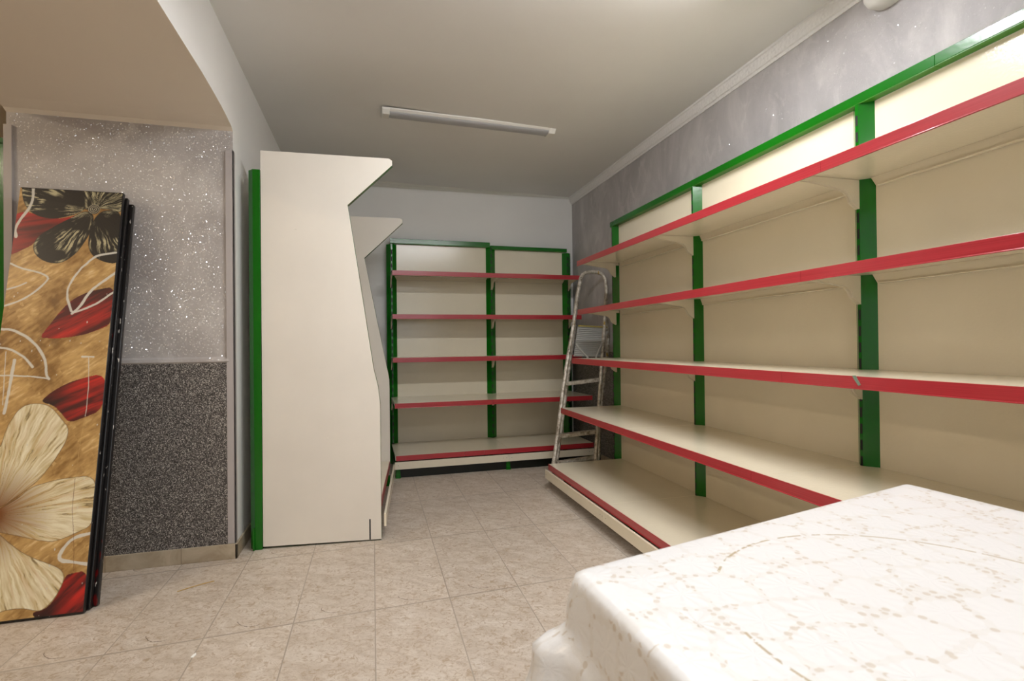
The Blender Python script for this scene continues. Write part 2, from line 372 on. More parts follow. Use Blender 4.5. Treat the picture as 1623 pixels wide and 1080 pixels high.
# ------------------------------------------------------------------ ceiling tube fittings
def tube_fitting(name, label, loc, rz, length, lit, col=COOL):
    t = thing(name, label, 'ceiling light', loc, rz)
    h = length/2
    prof = [(-.055, 0), (-.055, -.008), (-.03, -.026), (.03, -.026), (.055, -.008), (.055, 0)]
    b = MB(); b.prism([(-.055, 0), (-.055, -.008), (-.043, -.018), (.043, -.018), (.055, -.008), (.055, 0)], -h+.02, h-.02, 0, M_PLASTIC); b.build('housing', t, .002)
    b = MB()
    arc = [(.041*math.cos(a), -.018-.016*math.sin(a)) for a in [math.pi*k/10 for k in range(11)]]
    b.prism(arc, -h+.04, h-.04, 0, emis(name+'_glow', col, lit) if lit else M_DIFF); b.build('diffuser', t, 0)
    for s in (-1, 1):
        b = MB(); cap = [(-.056, 0), (-.056, -.012), (-.036, -.036), (.036, -.036), (.056, -.012), (.056, 0)]
        b.prism(cap, s*h, s*(h-.045), 0, M_PLASTIC); b.build('end_cap', t, .004)
    return t
xc, yc = .612, 3.19
tube_fitting('ceiling_light', 'slim unlit tube light with grey diffuser, fixed to the ceiling above the back shelving', (xc, yc, zceil(xc)), math.radians(2.2), 1.1, 0)
tube_fitting('ceiling_light', 'lit tube light on the ceiling between the unlit tube light and the camera', (.70, 1.62, zceil(.7)), math.radians(2), 1.25, MAIN_E)
tube_fitting('ceiling_light', 'added fill tube light on the ceiling, unseen behind the camera', (.45, -.55, zceil(.45)), math.radians(2), 1.25, FILL_E)  # extra tube, added out of view as fill light
tube_fitting('ceiling_light', 'warm tube light on the ceiling of the room beyond the arch', (-2.9, 1.0, 2.55), math.radians(90), 1.2, SIDE_E, WARM)
# small wall lamp at the top of the right wall
t = thing('wall_lamp', 'small rounded white fitting high on the grey wall above the red-edged shelving', 'wall lamp', (XR, 1.455, 2.272))
b = MB(); n = 24; rings = [(0, .062), (.03, .064), (.055, .055), (.07, .035), (.075, .0)]
vs = []; fs = []
for d, r in rings:
    for k in range(n): a = 2*math.pi*k/n; vs.append((-d, r*math.cos(a)*1.15, r*math.sin(a)*.8))
for i in range(len(rings)-1):
    for k in range(n): fs.append((i*n+k, i*n+(k+1) % n, (i+1)*n+(k+1) % n, (i+1)*n+k))
b.add(vs, fs, M_PLASTIC); b.build('lamp_housing', t, 0, True)
b = MB(); b.box(-.006, 0, -.05, .05, .0, .05, M_PLASTIC); b.build('wall_plate', t, .003)

# ------------------------------------------------------------------ steel shop shelving
W_POST = .034
def post(u, ztop, parent, slot_side=1, zbot=0.0, name='post'):
    b = MB()
    b.prism([(u-.042, -.0005), (u-.042, .03), (u+.042, .03), (u+.042, -.0005), (u+.0065, -W_POST), (u-.0065, -W_POST)], zbot, ztop, 2, M_GREEN)
    k = 0; z = .14
    while z < ztop-.03:
        b.box(u-.0042, u+.0042, -W_POST-.0006, -W_POST+.002, z, z+.036, M_DARK); z += .0583
    return b.build(name, parent)
def bracket(u, z, d, parent):
    k = min(1, d/.33)
    pr = [(.029, -.004), (.029, -.104), (.036, -.107), (.058, -.094), (.070, -.085), (.083, -.060), (.097, -.048), (.115, -.043), (.265*k, -.024), (d-.006, -.020), (d-.006, -.004)]
    b = MB(); b.prism([(-w_, z+h) for w_, h in pr], u-.0016, u+.0016, 0, M_CREAM)
    # rolled lower edge
    for (w0, z0), (w1, z1) in zip(pr[2:8], pr[3:9]):
        b.add([(u-.004, -w0, z+z0), (u+.004, -w0, z+z0), (u+.004, -w1, z+z1), (u-.004, -w1, z+z1)], [(0,1,2,3)], M_CREAM)
    return b.build('bracket', parent)
def shelf(u0, u1, z, d, parent, end_lip=True, name='shelf'):
    b = MB()
    b.box(u0, u1, -d, -.002, z-.003, z, M_CREAM)                      # sheet
    b.box(u0, u1, -d, -d+.0025, z-.034, z-.003, M_CREAM)              # front fold
    b.box(u0, u0+.0015, -d, -.004, z-.02, z-.003, M_CREAM); b.box(u1-.0015, u1, -d, -.004, z-.02, z-.003, M_CREAM)
    # rear channel with chamfered ends
    a, c = u0+.055, u1-.055
    b.add([(a-.02, -.004, z-.003), (c+.02, -.004, z-.003), (c, -.004, z-.038), (a, -.004, z-.038),
           (a-.02, -.016, z-.003), (c+.02, -.016, z-.003), (c, -.016, z-.038), (a, -.016, z-.038)],
          [(0,1,2,3),(7,6,5,4),(0,4,5,1),(1,5,6,2),(2,6,7,3),(3,7,4,0)], M_CREAM)
    b.box(a+.004, c-.004, -.022, -.016, z-.038, z-.034, M_CREAM)
    return b.build(name, parent, .0008)
def strip_part(u0, u1, z, d, parent):
    b = MB()
    b.box(u0, u1, -d-.0045, -d-.0005, z-.036, z+.001, M_RED)
    b.box(u0, u1, -d-.0065, -d-.0005, z-.0365, z-.0335, M_RED)
    return b.build('price_strip', parent, .0007)
def shelving(name, label, loc, rz, posts, tops, levels, base, kick, ends, strips, beams, group=None, panel_ztop=None, shade_sheet=False):
    t = thing(name, label, 'shelving unit', loc, rz, group)
    for u, zt in zip(posts, tops): post(u, zt, t)
    n = len(posts)
    for i in range(n-1):
        a, c = posts[i], posts[i+1]
        b = MB(); zt = panel_ztop[i]
        b.box(a+.0415, c-.0415, -.0005, .010, .03, zt, M_CREAM); b.build('back_panel', t, .0012)
        sa = ends[0] if i == 0 else a+.0008; sc_ = ends[1] if i == n-2 else c-.0008
        for z, d in levels: shelf(sa, sc_, z, d, t)
        shelf(sa, sc_, base[0], base[1], t, name='base_shelf')
        b = MB(); b.box(sa-.004 if i == 0 else sa, sc_+.004 if i == n-2 else sc_, -kick[0], -kick[0]+.012, kick[1], kick[2], M_CREAM)
        for e in (sa+.02, sc_-.02, sc_-.045):
            for zz in (.5,):
                b.box(e-.002, e+.002, -kick[0]-.0008, -kick[0]+.001, kick[1]+.028, kick[1]+.032, M_DARK)
        b.build('kick_plate', t, .0012)
        for z, d in levels:
            bracket(sa+.003 if i == 0 else a+.0048, z, d, t); bracket(sc_-.003 if i == n-2 else c-.0048, z, d, t)
    if shade_sheet:
        b = MB(); b.box(ends[0]+.002, ends[1]-.002, -kick[0]+.035, -kick[0]+.042, 0.001, .075, M_RECESS_SHADE); b.build('shade_sheet', t)  # dark sheet standing in for the shaded void behind the kick plate
    for u in posts:
        b = MB(); uu = min(max(u, ends[0]+.02), ends[1]-.02)
        ff = .02 if shade_sheet else .12
        b.box(uu-.016, uu+.016, -kick[0]+ff+.01, 0.02, .012, .075, M_GREEN); b.box(uu-.02, uu+.02, -kick[0]+ff, -kick[0]+ff+.05, 0, .012, M_GREEN)
        b.build('foot', t, .001)
    for z, d, cuts in strips:
        for p, q in zip(cuts[:-1], cuts[1:]): strip_part(p+.0004, q-.0004, z, d, t)
    for u0, u1, z0, z1 in beams:
        b = MB(); b.box(u0, u1, -W_POST, .0, z0+.004, z1, M_GREEN); b.box(u0, u1, -W_POST+.001, .0, z0, z0+.004, M_GREENBOUNCE); b.build('top_rail', t, .001)  # thin lower strip carries the painted bounce tint
    return t
# long run on the right wall (local u = -world y, front faces -x)
XP = 1.7247
rp = [-3.442, -2.463, -1.468, -.473, .522]
lv = [(1.5785, .323), (1.2355, .323), (.8949, .371), (.5496, .456)]
e0, e1 = -3.401, .56
shelving('shelving_unit', 'long cream and green steel shelving run with five red-edged levels along the grey right wall', (XP, 0, 0), -math.pi/2, rp, [1.85]*5, lv,
         (.165, .553), (.580, .069, .128), (e0, e1),
         [(1.5785, .323, [e0, -2.344, -1.344, -.344, e1]), (1.2355, .323, [e0, -2.43, -1.43, -.43, e1]), (.8949, .371, [e0, -2.49, -1.96, -1.468, -.5, e1]),
          (.5496, .456, [e0, -2.611, -1.522, -.53, e1]), (.165, .553, [e0, -2.578, -1.58, -.58, e1])],
         [(-3.474, -2.475, 1.848, 1.885), (-2.474, -1.2, 1.848, 1.885), (-1.199, -.2, 1.848, 1.885), (-.199, .56, 1.848, 1.885)], panel_ztop=[1.848]*4)
b = MB(); b.prism([(1.198, .897), (1.186, .898), (1.178, .884), (1.170, .872), (1.178, .869), (1.188, .882)], -.0062, -.0048, 0, enamel('torn_green_tape', (120, 140, 122), .5))
run_ = [o for o in bpy.data.objects if o.name == 'shelving_unit'][0]
o = b.build('torn_tape', run_); o.location = (0, 0, 0)
for v_ in o.data.vertices:       # lay it on the front of the third strip
    x_, y_, z_ = v_.co; v_.co = (-y_, -.371+x_, z_)
o['label'] = 'scrap of torn green tape'
# back wall unit
lvb = [(1.5925, .323), (1.2448, .323), (.8987, .323), (.5599, .529)]
e0, e1 = .148, 1.765
shelving('shelving_unit', 'two-bay cream and green steel shelving with red-edged shelves against the white back wall', (0, 4.5118, 0), .0161, [.160, 1.027, 1.757], [1.858, 1.875, 1.842], lvb,
         (.1678, .5416), (.561, .070, .1246), (e0, e1),
         [(1.5925, .323, [e0, .835, e1]), (1.2448, .323, [e0, .80, e1]), (.8987, .323, [e0, 1.013, e1]), (.5599, .529, [e0, .9, e1]), (.1678, .5416, [e0+.004, .673, .833, e1])],
         [(.148, 1.017, 1.863, 1.907), (1.022, 1.753, 1.849, 1.881)], panel_ztop=[1.864, 1.85], shade_sheet=True)
# fruit-stand style unit on the left: local u along the run, end panels shaped
t = thing('shelving_unit', 'cream shelving seen end-on, with tall notched side panels and a green post', 'shelving unit', (-.53, 2.79, 0), math.radians(90-4.6))
EP = [(0, .012), (0, 1.974), (.622, 1.967), (.637, 1.956), (.638, 1.933), (.414, 1.718), (.475, 1.30), (.535, .88), (.556, .79), (.566, .70), (.567, .006)]
def end_panel(u, prof, parent):
    b = MB(); b.prism([(-w_, z) for w_, z in prof], u, u+.034, 0, M_CREAM_END, cap=M_CREAM_END, side=M_GREEN)
    return b.build('end_panel', parent, .0006)
p = end_panel(0, EP, t)
for w_, z in ((.161, 1.588), (.306, .531)):
    b = MB(); n = 12
    b.prism([(-w_+.006*math.cos(2*math.pi*k/n), z+.006*math.sin(2*math.pi*k/n)) for k in range(n)], -.0025, .001, 0, M_CREAM_END); b.build('screw', p, .0008)
b = MB(); b.box(-.0008, .002, -.514, -.507, .008, .112, M_DARK); b.build('slot', p)
E2 = [(w_*1.035, z if z < 1.6 else z-.04) for w_, z in EP]; E2 = [(w_, z-.09 if 1.6 < z < 1.7 else z) for w_, z in E2]
E2[5] = (.389, 1.632); E2[6] = (.47, 1.2); E2[7] = (.548, .80); E2[8] = (.556, .75)
E2[9] = (.557, .68); E2[10] = (.557, .14)
end_panel(1.115, E2, t)
def side_post(u, ztop):
    b = MB(); b.prism([(u-.004, .002), (u-.004, .036), (u+.022, .062), (u+.055, .062), (u+.055, .002)], 0, ztop, 2, M_GREEN)
    b.box(u-.014, u-.003, .036, .044, .0, .11, M_GREEN)
    return b.build('post', t, .001)
side_post(0, 1.878); side_post(1.08, 1.85)
b = MB(); b.box(.06, 1.07, .012, .02, .1, 1.85, M_CREAM); b.build('back_panel', t, .001)
shelf(.036, 1.112, .158, .552, t, name='base_shelf'); strip_part(.036, 1.11, .158, .552, t)
b = MB(); b.box(.0, 1.115, -.592, -.580, .07, .135, M_CREAM); b.build('kick_plate', t, .001)
for u in (.045, 1.05):
    b = MB(); b.box(u-.016, u+.016, -.56, .01, .0, .07, M_GREEN); b.build('foot', t, .001)

# shelving glimpsed in the neighbouring room
t = thing('shelving_unit', 'dark sliver of green-topped shelving in the warm room beyond the pier', 'shelving unit', (-1.93, 3.4, 0), 0)
M_BROWN = enamel('dark_brown_panel', (52, 42, 36), .4)
b = MB(); b.box(-1.3, .06, -.03, .0, .05, 2.09, M_BROWN); b.build('back_panel', t)
b = MB(); b.prism([(-1.3, 2.34), (.06, 2.085), (.06, 2.12), (-1.3, 2.38)], -.06, .0, 1, M_GREEN); b.build('top_rail', t, .002)
b = MB(); b.box(.02, .06, -.06, .0, 0, 2.1, M_GREEN); b.build('post', t, .002)

# ------------------------------------------------------------------ step ladder
K = .983
def LP(x, y, z): return Vector((x*K, y*K, 1+(z-1)*K))
t = thing('step_ladder', 'paint-spattered folding step ladder with a looped handrail in the corner between the shelvings', 'step ladder', (1.42, 3.45, 0))
def rel(pts): return [Vector(p)-Vector((1.42, 3.45, 0)) for p in pts]
LB = Vector((1.24, 3.555, -.02)); RB = Vector((1.575, 3.56, -.02))
left = [LP(*LB), LP(1.273,3.588,.12), LP(1.324,3.633,.318), LP(1.396,3.707,.638), LP(1.453,3.756,.851), LP(1.537,3.824,1.147), LP(1.600,3.883,1.404), LP(1.637,3.908,1.525), LP(1.660,3.917,1.560), LP(1.690,3.921,1.578), LP(1.752,3.924,1.584)]
right = [LP(1.80,3.923,1.582), LP(1.835,3.920,1.568), LP(1.856,3.911,1.53), LP(1.857,3.89,1.434), LP(1.836,3.866,1.329), LP(1.80,3.818,1.121), LP(1.759,3.772,.92), LP(1.702,3.704,.627), LP(1.648,3.64,.347), LP(1.607,3.59,.129), LP(*RB)]
left[0].z = 0.012; right[-1].z = .012
b = MB(); b.tube(rel(left+right), .015, M_LADDER, 12); b.build('handrail_frame', t, 0, True)
off = Vector((.012, .058, 0))
def rear(a, c, e):
    b = MB(); pts = [Vector(a), Vector(c), Vector(e)]; b.tube(rel(pts), .011, M_LADDER, 10); b.build('rear_leg', t, 0, True)
rl = [LP(1.275,3.60,.0)+Vector((0,.03,0)), LP(1.324,3.64,.129)+off*.6, LP(1.401,3.712,.445)+off*.6, LP(1.471,3.777,.727)+off*.6, LP(1.517,3.822,.923)+off*.6, LP(1.552,3.851,1.048)+off*.5, LP(1.562,3.858,1.149)+off*.2]
rr_ = [LP(1.640,3.60,.0)+Vector((0,.03,0)), LP(1.665,3.638,.12)+off*.6, LP(1.696,3.687,.337)+off*.6, LP(1.735,3.731,.525)+off*.6, LP(1.78,3.775,.719)+off*.6, LP(1.829,3.815,.893)+off*.6, LP(1.856,3.85,1.05)+off*.5, LP(1.845,3.862,1.18)+off*.2, LP(1.832,3.868,1.227)]
for pts in (rl, rr_):
    pts[0].z = .011
    b = MB(); b.tube(rel(pts), .014, M_LADDER, 10); b.build('rear_leg', t, 0, True)
b = MB(); b.tube(rel([rl[1]+Vector((0,.012,-.02)), rr_[1]+Vector((0,.012,-.02))]), .008, M_LADDER, 8); b.build('rear_brace', t, 0, True)
def bar(a, c, dz, dy, name, m):
    a = Vector(a); c = Vector(c); d = (c-a).normalized(); o_ = Vector((0, 0, 1))
    s_ = d.cross(o_).normalized(); b = MB(); vs = []
    for p_ in (a, c):
        for su, sz in ((-1,-1),(1,-1),(1,1),(-1,1)): vs.append(p_+s_*dy*su/2+o_*dz*sz/2)
    b.add(rel(vs), [(0,1,2,3),(4,5,6,7),(0,1,5,4),(1,2,6,5),(2,3,7,6),(3,0,4,7)], m)
    return b.build(name, t, .002)
bar(LP(1.447,3.735,.688)-Vector((.02,0,0)), LP(1.734,3.74,.713)-Vector((.02,0,0)), .026, .05, 'step', M_LADDER)
bar(LP(1.333,3.645,.308), LP(1.645,3.65,.324), .026, .05, 'step', M_LADDER)
bar(LP(1.30,3.60,.119), LP(1.619,3.606,.142), .022, .04, 'step', M_LADDER)
# folded platform, ribbed
A = LP(1.578,3.835,1.137); B_ = LP(1.83,3.835,1.125); C_ = LP(1.517,3.775,.90); D_ = LP(1.768,3.775,.892)
b = MB(); N = 16; nrm = (B_-A).cross(C_-A).normalized()
if nrm.y > 0: nrm = -nrm
for i in range(N):
    f0, f1 = i/N, (i+.62)/N
    P0, P1 = A.lerp(C_, f0), B_.lerp(D_, f0); P2, P3 = B_.lerp(D_, f1), A.lerp(C_, f1)
    vs = [P0+nrm*.006, P1+nrm*.006, P2+nrm*.006, P3+nrm*.006, P0-nrm*.004, P1-nrm*.004, P2-nrm*.004, P3-nrm*.004]
    b.add(rel(vs), [(0,1,2,3),(4,5,6,7),(0,1,5,4),(1,2,6,5),(2,3,7,6),(3,0,4,7)], M_TREAD)
vs = [A-nrm*.004, B_-nrm*.004, D_-nrm*.004, C_-nrm*.004, A-nrm*.007, B_-nrm*.007, D_-nrm*.007, C_-nrm*.007]
b.add(rel(vs), [(0,1,2,3),(4,5,6,7),(0,1,5,4),(1,2,6,5),(2,3,7,6),(3,0,4,7)], M_TREAD)
b.build('platform', t)
b = MB(); b.tube(rel([A+nrm*.005, B_+nrm*.005]), .007, enamel('yellowed_ladder_edge', (176, 160, 84), .5), 8); b.build('platform_edge', t)
mid = C_.lerp(D_, .58)+Vector((0,-.02,-.01))
b = MB(); b.tube(rel([A.lerp(C_, .62)+nrm*.012, mid-Vector((.035,0,0))]), .008, M_TREAD, 8); b.build('strut', t)
b = MB(); b.tube(rel([B_.lerp(D_, .15)+nrm*.012, mid+Vector((.03,0,0))]), .008, M_TREAD, 8); b.build('strut', t)

# ------------------------------------------------------------------ folding screen
POLY={
 'red_left':[(-0.38, 1.6), (-0.335, 1.612), (-0.268, 1.584), (-0.209, 1.587), (-0.141, 1.614), (-0.183, 1.582), (-0.24, 1.547), (-0.29, 1.501), (-0.303, 1.463), (-0.341, 1.436), (-0.375, 1.417), (-0.386, 1.416), (-0.392, 1.514)],
 'blk1':[(-0.368, 1.738), (-0.249, 1.747), (-0.137, 1.749), (-0.12, 1.677), (-0.132, 1.637), (-0.156, 1.613), (-0.224, 1.586), (-0.268, 1.584), (-0.314, 1.6), (-0.345, 1.633), (-0.362, 1.68)],
 'blk2':[(-0.143, 1.755), (0.01, 1.76), (0.011, 1.713), (0.004, 1.622), (-0.034, 1.637), (-0.076, 1.641), (-0.117, 1.638), (-0.137, 1.63)],
 'blk3':[(-0.132, 1.631), (-0.094, 1.607), (-0.107, 1.516), (-0.141, 1.444), (-0.177, 1.399), (-0.215, 1.382), (-0.265, 1.396), (-0.294, 1.426), (-0.303, 1.463), (-0.29, 1.501), (-0.24, 1.547), (-0.184, 1.589)],
 'blk4':[(-0.093, 1.6), (-0.065, 1.635), (0.009, 1.633), (0.007, 1.443), (0.006, 1.389), (-0.046, 1.397), (-0.088, 1.421), (-0.107, 1.464), (-0.109, 1.515), (-0.101, 1.567)],
 'red_mid':[(-0.239, 1.068), (-0.222, 1.102), (-0.193, 1.156), (-0.151, 1.222), (-0.104, 1.256), (-0.056, 1.275), (0.009, 1.289), (0.007, 1.123), (-0.041, 1.099), (-0.089, 1.078), (-0.161, 1.064), (-0.218, 1.064)],
 'red_low':[(-0.213, 0.806), (-0.186, 0.838), (-0.143, 0.871), (-0.092, 0.895), (0.005, 0.918), (0.005, 0.766), (-0.06, 0.738), (-0.11, 0.718), (-0.137, 0.758), (-0.168, 0.793)],
 'pet_a':[(-0.273, 0.786), (-0.252, 0.799), (-0.224, 0.801), (-0.187, 0.794), (-0.156, 0.765), (-0.129, 0.725), (-0.108, 0.702), (-0.107, 0.663), (-0.124, 0.615), (-0.158, 0.548), (-0.198, 0.493), (-0.247, 0.451), (-0.299, 0.409), (-0.405, 0.409), (-0.472, 0.617), (-0.368, 0.636), (-0.324, 0.633), (-0.318, 0.659), (-0.31, 0.712), (-0.292, 0.755)],
 'pet_b':[(-0.33, 0.402), (-0.299, 0.409), (-0.248, 0.439), (-0.213, 0.478), (-0.164, 0.494), (-0.086, 0.508), (-0.002, 0.508), (0.009, 0.417), (0.006, 0.319), (-0.05, 0.296), (-0.104, 0.273), (-0.149, 0.277), (-0.217, 0.3), (-0.29, 0.323), (-0.323, 0.339)],
 'pet_c':[(-0.346, 0.354), (-0.289, 0.317), (-0.252, 0.276), (-0.188, 0.225), (-0.119, 0.193), (-0.086, 0.171), (-0.07, 0.144), (-0.077, 0.108), (-0.096, 0.067), (-0.125, 0.035), (-0.146, 0.032), (-0.185, 0.046), (-0.228, 0.049), (-0.259, 0.044), (-0.359, 0.02), (-0.435, 0.229)],
 'red_bot':[(-0.162, 0.031), (-0.125, 0.032), (-0.095, 0.064), (-0.077, 0.105), (-0.067, 0.147), (-0.054, 0.151), (0.008, 0.157), (0.016, -0.008), (-0.078, -0.007), (-0.121, -0.007), (-0.149, 0.008)],
}
LINE={
 'l1':[(-0.003, 1.44), (-0.069, 1.428), (-0.097, 1.402), (-0.133, 1.351), (-0.162, 1.288), (-0.165, 1.246), (-0.149, 1.198), (-0.139, 1.168), (-0.08, 1.198), (-0.042, 1.223), (0.003, 1.264)],
 'l2':[(-0.139, 1.168), (-0.114, 1.198), (-0.085, 1.265), (-0.048, 1.303), (0.002, 1.351)],
 'l3':[(-0.371, 1.38), (-0.333, 1.36), (-0.229, 1.333), (-0.245, 1.293), (-0.305, 1.229), (-0.376, 1.196)],
 'l4':[(-0.379, 1.265), (-0.334, 1.282), (-0.308, 1.298)],
 'l5':[(-0.33, 1.734), (-0.325, 1.709), (-0.323, 1.664), (-0.333, 1.618), (-0.356, 1.579), (-0.371, 1.534), (-0.364, 1.497)],
 'l6':[(-0.421, 1.106), (-0.375, 1.103), (-0.329, 1.1), (-0.279, 1.068), (-0.238, 1.027), (-0.209, 0.969), (-0.203, 0.912), (-0.192, 0.898)],
 'l7':[(-0.4, 0.917), (-0.355, 0.916), (-0.305, 0.915), (-0.216, 0.904), (-0.192, 0.898)],
 'l8':[(-0.395, 1.032), (-0.367, 1.029), (-0.33, 1.02), (-0.286, 0.993), (-0.251, 0.947)],
 'l9':[(-0.345, 1.011), (-0.333, 0.8)],
 'l10':[(-0.314, 0.977), (-0.318, 0.865), (-0.325, 0.767)],
 'l11':[(-0.086, 0.987), (-0.047, 0.984)],
 'l12':[(-0.064, 0.984), (-0.053, 0.834), (-0.055, 0.744)],
 'l13':[(-0.058, 0.716), (-0.064, 0.623), (-0.065, 0.558)],
 'l14':[(0.008, 0.29), (-0.049, 0.283), (-0.08, 0.251), (-0.1, 0.203), (-0.046, 0.191), (0.006, 0.177)],
 'crack':[(-0.068, 0.503), (-0.069, 0.378), (-0.052, 0.286), (-0.043, 0.159)],
}

PW, PH = .372, 1.722
def vnoise(U, V, su, sv, seed, oct=4):
    r = np.random.RandomState(seed); out = np.zeros_like(U); amp = 1; tot = 0
    for k in range(oct):
        G = r.rand(256, 256); x = U*su*2**k+37.3; y = V*sv*2**k+11.7
        xi = np.floor(x).astype(int); yi = np.floor(y).astype(int); fx = x-xi; fy = y-yi
        fx = fx*fx*(3-2*fx); fy = fy*fy*(3-2*fy)
        g = lambda a, c: G[a % 256, c % 256]
        out += amp*((g(xi, yi)*(1-fx)+g(xi+1, yi)*fx)*(1-fy)+(g(xi, yi+1)*(1-fx)+g(xi+1, yi+1)*fx)*fy); tot += amp; amp *= .55
    return out/tot
def inpoly(U, V, pts):
    c = np.zeros(U.shape, bool); n = len(pts)
    for i in range(n):
        x0, y0 = pts[i]; x1, y1 = pts[(i+1) % n]
        if y0 == y1: continue
        k = ((y0 > V) != (y1 > V)) & (U < (x1-x0)*(V-y0)/(y1-y0)+x0); c ^= k
    return c
def smoothp(pts, closed, it=2):
    for _ in range(it):
        q = []; n = len(pts); rng = range(n) if closed else range(n-1)
        if not closed: q.append(pts[0])
        for i in rng:
            a, c = pts[i], pts[(i+1) % n]
            q += [(a[0]*.75+c[0]*.25, a[1]*.75+c[1]*.25), (a[0]*.25+c[0]*.75, a[1]*.25+c[1]*.75)]
        if not closed: q.append(pts[-1])
        pts = q
    return pts
def distl(U, V, pts, closed=False):
    D = np.full(U.shape, 9.0); n = len(pts)
    for i in range(n if closed else n-1):
        ax, ay = pts[i]; bx_, by_ = pts[(i+1) % n]; dx, dy = bx_-ax, by_-ay
        tt = np.clip(((U-ax)*dx+(V-ay)*dy)/(dx*dx+dy*dy+1e-12), 0, 1)
        D = np.minimum(D, np.hypot(U-ax-tt*dx, V-ay-tt*dy))
    return D
def paint():
    nu, nv = 230, 960
    u = np.linspace(-PW, 0, nu); v = np.linspace(0, PH, nv); U, V = np.meshgrid(u, v)
    wu = (vnoise(U, V, 25, 25, 5)-.5)*.012; wv = (vnoise(U, V, 25, 25, 6)-.5)*.012
    Uw, Vw = U+wu, V+wv
    def C3(c): return np.array(lin(c))
    def lerp(a, c, f): return a*(1-f[..., None])+c*f[..., None]
    n1 = vnoise(U+V*.3, V-U*.4, 9, 7, 1, 5); n2 = vnoise(U*.8+V*.6, V*.8-U*.6, 24, 90, 2, 4); n3 = vnoise(U*.7-V*.7, V*.7+U*.7, 90, 26, 3, 4)
    st = np.where(n1 > .5, n2, n3)
    f = np.clip((n1-.5)*2.2+(st-.5)*1.3+.5, 0, 1)
    img = lerp(C3((142, 104, 50)), C3((204, 166, 104)), f)
    img = lerp(img, C3((228, 204, 156)), np.clip((st-.62)*4, 0, .8)*np.clip((n1-.45)*5, 0, 1))
    img = lerp(img, C3((104, 72, 34)), np.clip((.36-n1)*5, 0, .5))
    def radial(cu, cv, seed, k=60):
        a = np.arctan2(Vw-cv, Uw-cu); r = np.hypot(U-cu, V-cv)
        return vnoise(a*k/6.28, r, 1.0*3, 14, seed, 4), r
    def region(key, col, edge=None, ew=.002):
        nonlocal img
        P = smoothp(POLY[key], True); m = inpoly(U+wu*.25, V+wv*.25, P); img = np.where(m[..., None], col, img)
        if edge is not None:
            D = distl(U+wu*.25, V+wv*.25, P, True); img = lerp(img, edge, np.clip((ew-D)/ew, 0, 1)*.8)
    def red(dirx, diry, dark_at, seed):
        a = vnoise(U*dirx+V*diry, -U*diry+V*dirx, 7, 60, seed, 4)
        c = lerp(C3((80, 10, 10)), C3((196, 34, 24)), np.clip((a-.3)*2.2, 0, 1))
        return lerp(c, C3((34, 12, 10)), np.clip(1-np.hypot((U-dark_at[0])*.9, V-dark_at[1])/.12, 0, 1))
    region('red_left', lerp(red(.95, .25, (-.26, 1.50), 11), C3((120, 20, 16)), np.full(U.shape, .25)))
    region('red_mid', red(.75, .5, (-.02, 1.30), 12))
    region('red_low', red(.85, .4, (-.19, .80), 13))
    region('red_bot', red(.6, .6, (-.15, .01), 14))
    # dark flower
    a, r = radial(-.101, 1.636, 21, 70)
    dark = lerp(C3((14, 11, 9)), C3((34, 28, 22)), a)
    lite = C3((196, 188, 150))
    for key, cvx in (('blk1', 1), ('blk2', 1), ('blk3', 1), ('blk4', 1)):
        P = smoothp(POLY[key], True); D = distl(U, V, P, True)
        streak = np.clip((a-.52)*9, 0, 1)*np.clip((vnoise(U, V, 13, 13, 30+len(key)+ord(key[-1]), 3)-.42)*6, 0, 1)
        c = lerp(dark, lite, np.clip(streak, 0, .9))
        rim = np.clip(1-np.abs(D-.006)/.006, 0, 1)*np.clip((vnoise(U, V, 16, 16, 50+ord(key[-1]), 3)-.5)*8, 0, 1)*np.clip((a-.3)*3, 0, 1)
        c = lerp(c, lite, np.clip(rim, 0, .85)); region(key, c, C3((14, 11, 9)), .0015)
    rr = np.hypot(U+.101, V-1.636)
    m = rr < .023; sp = np.sin(rr*900+np.arctan2(V-1.636, U+.101)*1.0+(vnoise(U, V, 60, 60, 44)-.5)*5)
    img = np.where(m[..., None], lerp(C3((18, 14, 12)), C3((176, 170, 146)), np.clip(sp*1.4, 0, 1)), img)
    # pale flower, streaks running from its heart
    a, r = radial(-.318, .385, 22, 90)
    a2 = vnoise(np.arctan2(V-.385, U+.318)*9, r, 3.2, 4, 71, 4)
    def pale(lo):
        c = lerp(C3((204, 186, 138)), C3((240, 232, 204)), np.clip((a-.32)*2.6, 0, 1))
        c = lerp(c, C3((192, 148, 74)), np.clip((a2-.56)*4.5, 0, .75)*np.clip(1.25-r/.36, 0, 1))
        c = lerp(c, C3((120, 70, 26)), np.clip(1.15-r/(.10+.12*a), 0, 1))
        c = lerp(c, C3((96, 72, 44)), np.clip((.30-a)*9, 0, .7))
        return c
    dk = C3((92, 62, 30))
    for k in ('pet_a', 'pet_b', 'pet_c'): region(k, pale(0), dk, .0022)
    wht = C3((214, 212, 202)); wd = dict(l1=.0046, l2=.0052, l3=.0042, l4=.0036, l5=.0055, l6=.0052, l7=.0034, l8=.0048, l9=.002, l10=.0055, l11=.0042, l12=.0018, l13=.0012, l14=.0062, crack=.0013)
    for k, pts in LINE.items():
        D = distl(U+wu*.35, V+wv*.35, smoothp(pts, False)); wk = wd[k]*(.7+.6*vnoise(U, V, 40, 40, 77))
        col = C3((122, 78, 46)) if k == 'crack' else (C3((200, 168, 108)) if k == 'l13' else wht)
        img = lerp(img, col, np.clip((wk-D)/.0012, 0, 1)*.92)
    rs = np.random.RandomState(5)
    for _ in range(46):
        cu, cv = -rs.rand()*PW, rs.rand()*1.3; D = np.hypot((U-cu)*1.0, (V-cv)*rs.uniform(.3, 1)); img = lerp(img, wht, np.clip((rs.uniform(.0012, .0026)-D)/.001, 0, 1)*.9)
